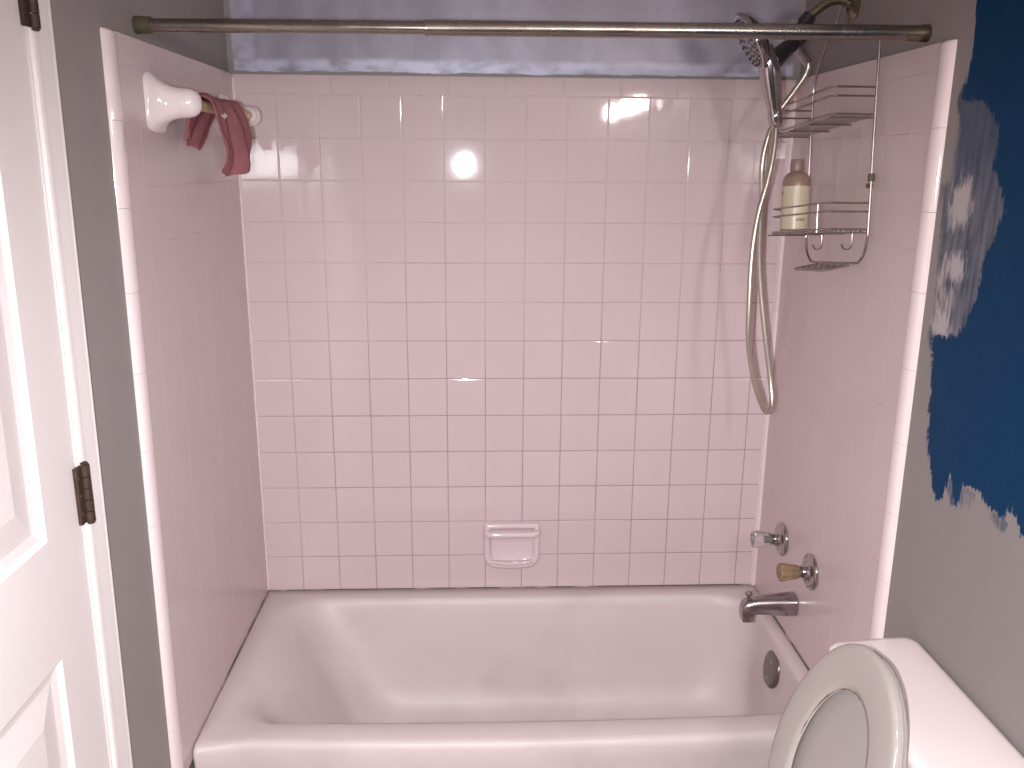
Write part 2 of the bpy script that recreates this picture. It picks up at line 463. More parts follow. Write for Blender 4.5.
BLOBS = [(-0.845, 1.585, 0.034, 0.045, 1.0), (-0.855, 1.475, 0.034, 0.03, 0.85), (-0.835, 1.365, 0.030, 0.035, 1.0), (-0.815, 1.44, 0.016, 0.06, 0.6), (-0.85, 1.41, 0.02, 0.05, 0.55)]
FEATHER = [(-0.95, 1.085, 0.02, 0.03, 0.35), (-1.0, 1.08, 0.03, 0.03, 0.3), (-1.09, 1.08, 0.03, 0.02, 0.3)]
def right_wall():
    XR = W + DW
    ys = [YF, -2.6, -2.2, -1.9] + [-1.7 + 0.02 * k for k in range(17)] + [-1.36 + 0.0045 * k for k in range(132)] + [-0.76, -0.6, -0.3, DW]
    zs = [0.0, 0.4, 0.8] + [0.9 + 0.006 * k for k in range(192)] + [2.08, 2.2, 2.32, CEIL]
    ys = sorted(set(round(y, 5) for y in ys)); zs = sorted(set(round(z, 5) for z in zs))
    verts, cols = [], []
    for y in ys:
        for z in zs:
            verts.append((XR, y, z))
            p = (y, z)
            blue = soft(p, BLUE, 0.03)
            sm = soft(p, SMEAR, 0.03)
            for (by, bz, ry, rz, k) in FEATHER:
                d = math.hypot((y - by) / ry, (z - bz) / rz)
                if d < 1: sm = max(sm, k * (1 - d) + 0.15)
            if sm > 0.02: sm = min(1.0, sm + blue)
            pr = 0.0
            for (by, bz, ry, rz, k) in BLOBS:
                d = math.hypot((y - by) / ry, (z - bz) / rz)
                pr = max(pr, k * max(0.0, min(1.0, 1.25 - 0.75 * d)))
            cols.append((blue, sm, pr, 1.0))
    nz_ = len(zs)
    faces = [(i * nz_ + j, i * nz_ + j + 1, (i + 1) * nz_ + j + 1, (i + 1) * nz_ + j)
             for i in range(len(ys) - 1) for j in range(nz_ - 1)]
    # back and edges of the wall
    b0 = len(verts)
    for (y, z) in ((YF, 0), (YF, CEIL), (DW, CEIL), (DW, 0)):
        verts.append((XR + 0.098, y, z)); cols.append((0, 0, 0, 1))
    c = [0, nz_ - 1, (len(ys)) * nz_ - 1, (len(ys) - 1) * nz_]
    faces.append((b0, b0 + 3, b0 + 2, b0 + 1))
    for k in range(4):
        faces.append((c[k], c[(k + 1) % 4], b0 + (k + 1) % 4, b0 + k))
    me = bpy.data.meshes.new('wall_right')
    me.from_pydata(verts, [], faces)
    a = me.color_attributes.new('paint', 'FLOAT_COLOR', 'POINT')
    a.data.foreach_set('color', [v for q in cols for v in q])
    bmx = bmesh.new(); bmx.from_mesh(me); bmesh.ops.recalc_face_normals(bmx, faces=bmx.faces); bmx.to_mesh(me); bmx.free()
    return link('wall_right', me, M['painted'], smooth=False)
struct(right_wall(), 'grey right wall with a ragged coat of navy paint')

# ------------------------------------------------------------------ tile
def tile_at(bm, mapf, u0, u1, v0, v1, g=0.0011, bev=0.0022, tilt=0.0022, dep=1.0):
    """one glazed tile: grout-side ring, edge ring, crowned face. mapf(u, v, h) -> world point."""
    if u1 - u0 < 0.006 or v1 - v0 < 0.006: return
    ta, tb = random.gauss(0, tilt), random.gauss(0, tilt)
    uc, vc = (u0 + u1) / 2, (v0 + v1) / 2
    def ring(ins, h):
        a0, a1, b0, b1 = u0 + ins, u1 - ins, v0 + ins, v1 - ins
        return [bm.verts.new(mapf(u, v, h + ta * (u - uc) + tb * (v - vc))) for u, v in ((a0, b0), (a1, b0), (a1, b1), (a0, b1))]
    rs = [ring(g, -0.004), ring(g, -0.0010 * dep), ring(g + bev * 0.45, -0.0003 * dep), ring(g + bev, 0.0)]
    for a, b in zip(rs, rs[1:]):
        for k in range(4):
            bm.faces.new((a[k], a[(k + 1) % 4], b[(k + 1) % 4], b[k]))
    bm.faces.new(rs[-1])

def slab(bm, mapf, u0, u1, v0, v1, h0, h1, mi):
    vs = [bm.verts.new(mapf(u, v, h)) for h in (h0, h1) for u, v in ((u0, v0), (u1, v0), (u1, v1), (u0, v1))]
    for q in ((3, 2, 1, 0), (4, 5, 6, 7), (0, 1, 5, 4), (1, 2, 6, 5), (2, 3, 7, 6), (3, 0, 4, 7)):
        f = bm.faces.new([vs[i] for i in q]); f.material_index = mi

def cuts(a, b, start, pitch):
    out = [a]
    k = math.ceil((a - start) / pitch - 1e-6)
    while start + k * pitch < b - 1e-4:
        if start + k * pitch > a + 1e-4: out.append(start + k * pitch)
        k += 1
    out.append(b)
    return out

AL = 0.1063
def map_back(u, v, h): return (u, -h, v)
bm = bmesh.new()
slab(bm, map_back, 0.0, W, RIM - 0.03, ZT - 0.002, -0.0115, -0.0009, 1)
us = cuts(0.0005, W - 0.0005, AL, T)
for j in range(13):
    for a, b in zip(us, us[1:]): tile_at(bm, map_back, a, b, RIM + j * T, RIM + (j + 1) * T)
uc = cuts(0.0005, W - 0.0005, AL + 4 * T + 0.012, 0.1524)
for a, b in zip(uc, uc[1:]): tile_at(bm, map_back, a, b, RIM + 13 * T, ZT, bev=0.0024)
struct(obj('wall_back_tile', bm, [M['tile'], M['grout']], smooth=False), 'pale pink square tile over the tub on the back wall')

YL, YR = -0.772, -0.765
def lean_l(z): return 1 + 0.0233 * (ZT - z) / 0.772
def lean_r(z): return 1 + 0.0080 * (ZT - z) / 0.765
def map_left(u, v, h): return (h, u * lean_l(v), v)
def map_right(u, v, h): return (W - h, u * lean_r(v), v)
for side, mp, ye, nm in (('left', map_left, YL + 0.0367, 'wall_left_tile'), ('right', map_right, YR + 0.0367, 'wall_right_tile')):
    bm = bmesh.new()
    slab(bm, mp, ye, 0.0, RIM - 0.03, ZT - 0.002, -0.0115, -0.00028, 1)
    slab(bm, mp, ye, -0.735, 0.0, RIM - 0.03, -0.0115, -0.00028, 1)
    ys = cuts(ye, -0.0005, -8 * T - 0.003, T)
    for j in range(13):
        for a, b in zip(ys, ys[1:]): tile_at(bm, mp, a, b, RIM + j * T, RIM + (j + 1) * T, g=0.0004, bev=0.0008, dep=0.3, tilt=0.0009)
    yc = cuts(ye, -0.0005, -0.568, 0.1524)
    for a, b in zip(yc, yc[1:]): tile_at(bm, mp, a, b, RIM + 13 * T, ZT, g=0.0004, bev=0.0008, dep=0.3, tilt=0.0009)
    z = RIM - T
    while z > -0.09:
        tile_at(bm, mp, ye, -0.736, max(z, 0.002), z + T, g=0.0007); z -= T
    struct(obj(nm, bm, [M['tile_side'], M['grout_side']], smooth=False), 'pale pink tile on the %s end of the tub alcove' % side)

# bullnose edging down the front of each side wall, six-inch pieces
def bullnose(nm, mp, ye, zs0, label):
    bm = bmesh.new()
    prof = [(0.0370, -0.0115), (0.0370, -0.0003), (0.036, 0.0004), (0.031, 0.0017), (0.025, 0.0022), (0.016, 0.0019), (0.007, -0.0012), (0.002, -0.0060), (0.0, -0.0118)]
    z = zs0
    while z > 0.0:
        z0 = max(0.0, z - 0.1524)
        rings = []
        top = (z == zs0)
        for zz, sh in ((z0 + 0.0003, 0.0), (z - 0.006 if top else z - 0.0006, 0.0), (z - 0.0003, 0.005 if top else 0.0)):
            rings.append([mp(ye + u + (sh * 0.3 if u < 0.03 else 0), zz, max(h - sh, -0.0118)) for u, h in prof])
        loft(bm, rings, closed=True, capa=True, capb=True)
        z = z0
    return struct(obj(nm, bm, M['bullnose'], smooth=True, angle=50), label)
bullnose('trim_1', map_left, YL, ZT + 0.001, 'rounded tile edging on the left side of the alcove')
bullnose('trim_2', map_right, YR, ZT + 0.001, 'rounded tile edging on the right side of the alcove')

# caulk: dark mildewed bead round the tub, pale beads up the corners
def bead(nm, pts, r, m, label):
    bm = bmesh.new(); tube(bm, pts, r, 6); return struct(obj(nm, bm, m), label)
bead('trim_3', [(0.0012, -0.50, RIM + 0.001), (0.0012, -0.004, RIM + 0.002), (0.2, -0.0015, RIM + 0.002), (W - 0.045, -0.0015, RIM + 0.002), (W - 0.012, -0.006, RIM + 0.002), (W - 0.0015, -0.03, RIM + 0.002), (W - 0.0015, -0.70, RIM + 0.001)], 0.0015, M['mould'], 'dark caulk line where the tub meets the tile')
bead('trim_4', [(W - 0.002, -0.002, RIM + 0.004), (W - 0.002, -0.002, ZT - 0.01)], 0.0105, M['caulk'], 'pale caulk bead in the right tile corner')
bead('trim_5', [(0.001, -0.001, RIM + 0.004), (0.001, -0.001, ZT - 0.01)], 0.004, M['caulk'], 'pale caulk bead in the left tile corner')

# ------------------------------------------------------------------ bathtub
def bathtub():
    t = thing('bathtub', 'white enamel bathtub filling the tiled alcove', 'bathtub', (W / 2, -0.36, 0.0))
    P, E_ = 8, 14
    def ring(x0, x1, y0, y1, z, r, bow=0.0, flare=0.0):
        out = []
        for x, y in rrect(x0, x1, y0, y1, r, P, E_):
            s = (x - W / 2) / (W / 2)
            k = max(0.0, min(1.0, (-0.36 - y) / 0.25))
            yy = y - k * bow * (1 - s * s)
            if flare and y < -0.5: yy -= flare * max(0.0, (abs(s) - 0.90) / 0.10) ** 1.5
            out.append((x, yy, z))
        return out
    e = 0.0012
    outer = (e, W - e)
    rings = [
        ring(*outer, -0.690, -e, 0.0, 0.012, 0.024, 0.03),
        ring(*outer, -0.690, -e, 0.30, 0.012, 0.024, 0.03),
        ring(*outer, -0.694, -e, 0.350, 0.012, 0.024, 0.03),
        ring(*outer, -0.696, -e, 0.380, 0.012, 0.024, 0.03),
        ring(*outer, -0.693, -e, 0.391, 0.012, 0.024, 0.03),
        ring(e + 0.001, W - e - 0.001, -0.687, -e - 0.001, 0.3975, 0.013, 0.024, 0.03),
        ring(e + 0.004, W - e - 0.004, -0.678, -e - 0.004, RIM, 0.014, 0.024, 0.02),
        ring(0.046, W - 0.034, -0.634, -0.052, RIM, 0.105, 0.016),
        ring(0.062, W - 0.038, -0.627, -0.058, RIM - 0.003, 0.112, 0.016),
        ring(0.082, W - 0.041, -0.620, -0.064, RIM - 0.012, 0.117, 0.016),
        ring(0.108, W - 0.043, -0.616, -0.069, RIM - 0.030, 0.120, 0.014),
        ring(0.160, W - 0.048, -0.608, -0.080, 0.31, 0.122, 0.01),
        ring(0.212, W - 0.058, -0.596, -0.094, 0.22, 0.124, 0.006),
        ring(0.255, W - 0.070, -0.582, -0.110, 0.14, 0.125),
        ring(0.285, W - 0.084, -0.566, -0.126, 0.100, 0.130),
        ring(0.310, W - 0.106, -0.545, -0.148, 0.075, 0.130),
        ring(0.360, W - 0.140, -0.505, -0.185, 0.063, 0.130),
        ring(0.45, W - 0.24, -0.43, -0.26, 0.060, 0.080)]
    bm = bmesh.new()
    loft(bm, rings, capa=True, capb=True)
    obj('basin', bm, M['tub'], t, angle=60)
    # overflow plate on the drain-end wall
    n = Vector((-0.985, 0, 0.17)).normalized()
    c = Vector((W - 0.0495, -0.337, 0.322))
    yv = Vector((0, 1, 0)); zv = n.cross(yv)
    if zv.z < 0: zv = -zv
    bm = bmesh.new()
    def shield(s, h):
        out = []
        for k in range(36):
            a = 2 * PI * k / 36
            y, z = math.cos(a), math.sin(a)
            ex = abs(y) ** 0.6 * math.copysign(1, y); ez = abs(z) ** 0.8 * math.copysign(1, z)
            out.append(c + yv * ex * 0.048 * (1 - 0.25 * max(0.0, -z)) * s + zv * ez * 0.046 * s + n * h)
        return out
    loft(bm, [shield(1.0, -0.004), shield(1.0, 0.004), shield(0.95, 0.007), shield(0.55, 0.009)], capa=True, capb=True)
    pl = obj('overflow_plate', bm, M['plate'], t, angle=50)
    pl['label'] = 'grey metal overflow plate'
    for s in (-1, 1):
        bm = bmesh.new()
        lathe(bm, c + zv * 0.024 * s + n * 0.0075, n, [(0, 0.0045), (0.002, 0.0045), (0.003, 0.003)], 14)
        obj('screw', bm, M['screw'], pl)
    # drain in the floor of the tub
    bm = bmesh.new()
    lathe(bm, (W - 0.27, -0.345, 0.0595), (0, 0, 1), [(0, 0.034), (0.0025, 0.034), (0.003, 0.028), (0.001, 0.022)], 30)
    obj('drain', bm, M['chrome'], t)['label'] = 'chrome drain'
    return t
bathtub()

# ------------------------------------------------------------------ door, casing and hinges in the left wall
def door():
    DX = -0.010        # face of the door
    LN = 0.0233        # the photographed edge of the wall leans a little; the door follows it
    def ly(y, z): return y - LN * (1.88 - z)
    bm = bmesh.new()
    d0, d1 = DOOR0, DOOR1 - 0.002
    def q(pts): bm.faces.new([bm.verts.new((x, ly(y, z) if True else y, z)) for x, y, z in pts])
    # stiles and rails as one sheet with panel openings
    st = 0.110
    ymid = (d0 + d1) / 2; mul = 0.05
    cols_ = [(d0 + st, ymid - mul), (ymid + mul, d1 - st)]
    rows_ = [(0.22, 0.907), (1.10, 1.72), (1.84, 1.96)]
    ys = sorted({d0, d1} | {v for c in cols_ for v in c}); zs = sorted({0.012, DOORH - 0.004} | {v for r in rows_ for v in r})
    for i in range(len(ys) - 1):
        for j in range(len(zs) - 1):
            a, b, c, d = ys[i], ys[i + 1], zs[j], zs[j + 1]
            pan = any(abs(a - p[0]) < 1e-6 for p in cols_) and any(abs(c - r[0]) < 1e-6 for r in rows_)
            if not pan:
                q([(DX, a, c), (DX, b, c), (DX, b, d), (DX, a, d)])
            else:
                prev = (a, b, c, d, DX)
                for ins, x in ((0.006, DX - 0.0075), (0.022, DX - 0.010), (0.030, DX - 0.009), (0.072, DX - 0.0015)):
                    cur = (a + ins, b - ins, c + ins, d - ins, x)
                    A = [(prev[4], prev[0], prev[2]), (prev[4], prev[1], prev[2]), (prev[4], prev[1], prev[3]), (prev[4], prev[0], prev[3])]
                    B = [(cur[4], cur[0], cur[2]), (cur[4], cur[1], cur[2]), (cur[4], cur[1], cur[3]), (cur[4], cur[0], cur[3])]
                    for k in range(4): q([A[k], A[(k + 1) % 4], B[(k + 1) % 4], B[k]])
                    prev = cur
                q([(prev[4], prev[0], prev[2]), (prev[4], prev[1], prev[2]), (prev[4], prev[1], prev[3]), (prev[4], prev[0], prev[3])])
    # back and edges
    xb = DX - 0.035
    q([(xb, d0, 0.012), (xb, d0, DOORH - .004), (xb, d1, DOORH - .004), (xb, d1, 0.012)])
    q([(xb, d1, 0.012), (xb, d1, DOORH - .004), (DX, d1, DOORH - .004), (DX, d1, 0.012)])
    q([(xb, d0, 0.012), (DX, d0, 0.012), (DX, d0, DOORH - .004), (xb, d0, DOORH - .004)])
    q([(xb, d0, DOORH - .004), (DX, d0, DOORH - .004), (DX, d1, DOORH - .004), (xb, d1, DOORH - .004)])
    q([(xb, d0, 0.012), (xb, d1, 0.012), (DX, d1, 0.012), (DX, d0, 0.012)])
    bmesh.ops.remove_doubles(bm, verts=bm.verts, dist=1e-5)
    dr = struct(obj('door_1', bm, M['white_paint'], smooth=False), 'white panelled door in the left wall')
    # hinges: leaf on the casing edge, knuckle, pin
    for zc in (1.130, 1.885, 0.30):
        bm = bmesh.new()
        yh = ly(DOOR1 + 0.008, zc)
        box(bm, -0.012, -0.0035, yh - 0.020, yh + 0.008, zc - 0.048, zc + 0.048, 0.001, 1)
        for k in range(5):
            z0 = zc - 0.049 + k * 0.0198
            lathe(bm, (-0.001, yh + 0.002, z0), (0, 0, 1), [(0, 0.0078), (0.0185, 0.0078)], 14)
        hg = obj('hinge', bm, M['rust'], dr)
        hg['label'] = 'rusty brown hinge'
        bm = bmesh.new()
        for z0 in (zc - 0.053, zc + 0.049): lathe(bm, (-0.001, yh + 0.002, z0), (0, 0, 1), [(0, 0.004), (0.001, 0.0062), (0.003, 0.0062), (0.005, 0.003)], 12)
        for dz in (-0.03, 0.0, 0.03): lathe(bm, (-0.0036, yh - 0.014, zc + dz), (1, 0, 0), [(0, 0.0038), (0.0012, 0.003)], 10)
        obj('pin', bm, M['rust'], hg)
    # casing: moulded profile up the hinge side, across the head, down the latch side; and the jamb
    prof = [(0.0, -0.0118), (0.0, -0.0030), (0.003, -0.0014), (0.010, -0.0010), (0.0125, -0.0024), (0.018, -0.0022), (0.034, 0.0008), (0.044, 0.0018), (0.047, 0.0004), (0.052, 0.0020), (0.0565, 0.0008), (0.058, -0.0118)]
    bm = bmesh.new()
    yi = DOOR1 + 0.006
    loft(bm, [[(h, ly(yi + u, z), z) for u, h in prof] for z in (0.0, 0.7, 1.4, DOORH + 0.006 + 0.058)], capa=True, capb=True)
    struct(obj('trim_6', bm, M['white_paint'], angle=30), 'white moulded casing up the hinge side of the door')
    bm = bmesh.new()
    yo = DOOR0 - 0.006
    loft(bm, [[(h, ly(yo - u, z), z) for u, h in prof] for z in (0.0, 0.7, 1.4, DOORH + 0.006 + 0.058)], capa=True, capb=True)
    loft(bm, [[(h, y, DOORH + 0.006 + u) for u, h in prof] for y in (yo - 0.004, yi - 0.004)], capa=True, capb=True)
    struct(obj('trim_7', bm, M['white_paint'], angle=30), 'white moulded casing round the latch side and head of the door')
    bm = bmesh.new()
    def slant(y0, y1, x0, x1):
        loft(bm, [[(x0, ly(y0, z), z), (x1, ly(y0, z), z), (x1, ly(y1, z), z), (x0, ly(y1, z), z)] for z in (0.0, DOORH)], capa=True, capb=True)
    slant(DOOR1 + 0.0005, DOOR1 + 0.013, -0.11, -0.0085)
    slant(DOOR0 - 0.014, DOOR0 - 0.002, -0.11, -0.0085)
    box(bm, -0.11, -0.0125, DOOR0 - 0.014, DOOR1 - 0.01, DOORH, DOORH + 0.016)
    struct(obj('trim_8', bm, M['white_paint'], smooth=False), 'white door jamb')
door()

# ------------------------------------------------------------------ ceramic towel bar with dowel, washcloth
def towel_bar():
    t = thing('towel_bar', 'white ceramic towel bar with pale wood dowel high on the left tile wall', 'towel bar', (0.0, -0.34, 1.763))
    for yc, lab in ((-0.580, 'near ceramic post'), (-0.105, 'far ceramic post')):
        bm = bmesh.new()
        rings = []
        for x, hy, hz, p in ((0.0006, 0.056, 0.060, 5), (0.006, 0.057, 0.061, 5), (0.010, 0.054, 0.057, 4), (0.018, 0.043, 0.047, 3.2), (0.030, 0.035, 0.039, 2.6), (0.044, 0.031, 0.034, 2.2),
                             (0.060, 0.0305, 0.031, 2), (0.074, 0.030, 0.0305, 2), (0.086, 0.027, 0.028, 2), (0.095, 0.021, 0.022, 2), (0.1005, 0.012, 0.013, 2), (0.102, 0.003, 0.003, 2)):
            r = []
            k_ = 0.92 if yc < -0.3 else 0.82
            x, hy, hz = (x * 0.90 if x > 0.005 else x), hy * k_, hz * k_
            for k in range(36):
                a = 2 * PI * k / 36
                cy, sz = math.cos(a), math.sin(a)
                r.append((x, yc + hy * math.copysign(abs(cy) ** (2 / p), cy), 1.763 + hz * math.copysign(abs(sz) ** (2 / p), sz)))
            rings.append(r)
        loft(bm, rings, capa=True, capb=True)
        # socket collar facing the other post
        s = 1 if yc < -0.3 else -1
        lathe(bm, (0.066, yc + s * 0.016, 1.763), (0, s, 0), [(0, 0.0225), (0.010, 0.0205), (0.015, 0.0180), (0.016, 0.0155), (0.010, 0.0135)], 26)
        obj('post', bm, M['ceramic'], t, angle=50)
    bm = bmesh.new()
    lathe(bm, (0.066, -0.545, 1.763), (0, 1, 0), [(0, 0.0115), (0.413, 0.0115)], 20)
    obj('rod', bm, M['wood'], t)['label'] = 'pale wooden dowel'
towel_bar()

def washcloth():
    path = [(0.026, 1.690), (0.030, 1.715), (0.040, 1.742), (0.049, 1.765), (0.055, 1.776), (0.066, 1.7805), (0.078, 1.777), (0.086, 1.765), (0.094, 1.735), (0.100, 1.70), (0.104, 1.675), (0.100, 1.650), (0.094, 1.634)]
    pth = smooth_path([(x, 0, z) for x, z in path], 4)
    nv, nu = len(pth), 56
    me_v, me_f = [], []
    for i in range(nu):
        u = i / (nu - 1)
        for j in range(nv):
            v = j / (nv - 1)
            p = pth[j]
            hang = max(0.0, (v - 0.48) / 0.52); back = max(0.0, (0.34 - v) / 0.34)
            y = -0.512 + u * 0.215
            y += hang * (-0.018 * (1 - u) + 0.004 * u) + back * (0.002 * (1 - u) - 0.075 * u)
            f = math.sin(u * 2 * PI * 1.35 + 0.4 + 1.4 * hang) * 0.010 + math.sin(u * 2 * PI * 3.1 + 2.5 * v) * 0.0042
            a = max(hang, back)
            x = p.x + f * (0.25 + 1.3 * a) * (1 if v > 0.4 else 0.55) + 0.014 * hang * math.sin(u * PI)
            z = p.z + 0.004 * (1 - a) * math.sin(u * 9) * 0.3 - hang * (0.026 * math.sin(u * PI * 1.1 + 0.3) - 0.014 + 0.018 * (u > 0.82) * (u - 0.82) / 0.18 * -1) + back * 0.012 * math.sin(u * 7)
            nn = noise.noise(Vector((u * 6, v * 5, 3.1))) * 0.008 + noise.noise(Vector((u * 13, v * 11, 1.1))) * 0.003
            me_v.append((max(x + nn * a, 0.012), y, z + nn))
    for i in range(nu - 1):
        for j in range(nv - 1):
            me_f.append((i * nv + j, i * nv + j + 1, (i + 1) * nv + j + 1, (i + 1) * nv + j))
    t = thing('washcloth', 'dusty rose washcloth draped over the wooden towel bar', 'washcloth', (0.073, -0.31, 1.763))
    me = bpy.data.meshes.new('fabric'); me.from_pydata(me_v, [], me_f)
    me.transform(Matrix.Translation(-t.location))
    o = link('fabric', me, M['cloth'], t, angle=80)
    so = o.modifiers.new('thickness', 'SOLIDIFY'); so.thickness = 0.004; so.offset = 1
    sb = o.modifiers.new('smooth', 'SUBSURF'); sb.levels = 1; sb.render_levels = 1
    bm = bmesh.new()
    rings = []
    for s in (0, 0.5, 1):
        cy, cz = -0.470 + 0.010 * s, 1.757 - 0.018 * s
        rings.append([(0.092 + 0.012 * s, cy - 0.012, cz), (0.092 + 0.012 * s, cy + 0.012, cz + 0.006), (0.093 + 0.012 * s, cy + 0.012, cz + 0.006), (0.093 + 0.012 * s, cy - 0.012, cz)])
    loft(bm, rings, capa=True, capb=True)
    obj('care_tag', bm, M['cloth_tag'], t)['label'] = 'small white care tag'
washcloth()

# ------------------------------------------------------------------ soap dish on the back wall
def soap_dish():
    t = thing('soap_dish', 'pink ceramic soap dish low on the back tile wall', 'soap dish', (0.733, -0.001, 0.54))
    cx, z0, z1, hw = 0.7335, 0.470, 0.616, 0.084
    def outline(ins, n=10):
        """flat top with small corners, wide rounded bottom with a drip point in the middle."""
        pts = []
        x0, x1, a, b = cx - hw + ins, cx + hw - ins, z0 + ins, z1 - ins
        rt_, rb = max(0.010 - ins * 0.3, 0.004), max(0.040 - ins * 0.7, 0.008)
        for cx_, cz_, r, a0 in ((x1 - rt_, b - rt_, rt_, 0), (x0 + rt_, b - rt_, rt_, 90), (x0 + rb, a + rb, rb, 180)):
            for k in range(n + 1):
                th = math.radians(a0 + 90 * k / n); pts.append((cx_ + r * math.cos(th), cz_ + r * math.sin(th)))
        for k in range(1, 8):
            s = k / 8
            x = x0 + rb + (x1 - x0 - 2 * rb) * s
            pts.append((x, a - 0.004 * (1 - abs(2 * s - 1))))
        for k in range(n + 1):
            th = math.radians(270 + 90 * k / n); pts.append((x1 - rb + rb * math.cos(th), a + rb + rb * math.sin(th)))
        return pts
    bm = bmesh.new()
    rings = [[(x, -h, z) for x, z in outline(i)] for i, h in ((0.001, 0.0006), (0.0, 0.004), (0.001, 0.010), (0.005, 0.0145), (0.010, 0.016), (0.015, 0.0145), (0.019, 0.010), (0.022, 0.004), (0.026, 0.0016))]
    loft(bm, rings, capa=True, capb=True)
    obj('tray', bm, M['dish'], t, angle=60)
    bm = bmesh.new()
    zb = 0.587
    bar = [(cx - 0.078, -0.008, zb), (cx - 0.073, -0.021, zb), (cx - 0.060, -0.026, zb - 0.001), (cx, -0.027, zb - 0.001), (cx + 0.060, -0.026, zb - 0.001), (cx + 0.073, -0.021, zb), (cx + 0.078, -0.008, zb)]
    tube(bm, smooth_path(bar, 5), 0.0098, 14)
    obj('grab_bar', bm, M['dish'], t)
    bm = bmesh.new()                                   # shelf lip that holds the soap
    n = 17
    rings = []
    for k in range(n):
        s = -1 + 2 * k / (n - 1)
        x = cx + s * 0.060
        d = 0.031 - 0.010 * abs(s) ** 4
        zz = 0.494 - 0.004 * (1 - abs(s))
        rings.append([(x, -0.001, zz - 0.006), (x, -d, zz - 0.002), (x, -d - 0.003, zz + 0.003), (x, -d, zz + 0.0075), (x, -d + 0.006, zz + 0.007), (x, -d + 0.010, zz + 0.002), (x, -0.001, zz + 0.002)])
    loft(bm, rings, capa=True, capb=True)
    obj('lip', bm, M['dish'], t, angle=50)
soap_dish()

# ------------------------------------------------------------------ shower curtain rod
def curtain_rod():
    y, z = -0.632, 1.896
    ya, yb = -0.607, -0.654            # the rod is jammed in a little askew
    ax = Vector((W + 2 * DW, yb - ya, -0.002)).normalized()
    def at(x): return Vector((x, ya + (yb - ya) * (x + DW) / (W + 2 * DW), 1.901 - 0.002 * x))
    t = thing('shower_curtain_rod', 'bare metal tension rod spanning the top of the alcove', 'curtain rod', (W / 2, y, z))
    bm = bmesh.new()
    lathe(bm, at(-DW + 0.002), ax, [(0.0, 0.0122), (0.56, 0.0122)], 24)
    obj('inner_tube', bm, M['rod'], t)
    bm = bmesh.new()
    lathe(bm, at(0.535), ax, [(0.0, 0.0125), (0.0, 0.0150), (0.004, 0.0152), (0.007, 0.0142), (W + DW - 0.537, 0.0142)], 24)
    obj('outer_tube', bm, M['rod'], t)
    for x, s in ((-DW + 0.0006, 1), (W + DW - 0.0006, -1)):
        bm = bmesh.new()
        lathe(bm, at(x), ax * s, [(0, 0.0155), (0.002, 0.0162), (0.014, 0.0158), (0.018, 0.0152), (0.030 if s > 0 else 0.042, 0.0152), (0.031 if s > 0 else 0.043, 0.0130)], 24)
        obj('end_cap', bm, M['rubber'] if s > 0 else M['brass'], t)['label'] = 'olive rubber end cap' if s > 0 else 'tarnished end cap'
curtain_rod()

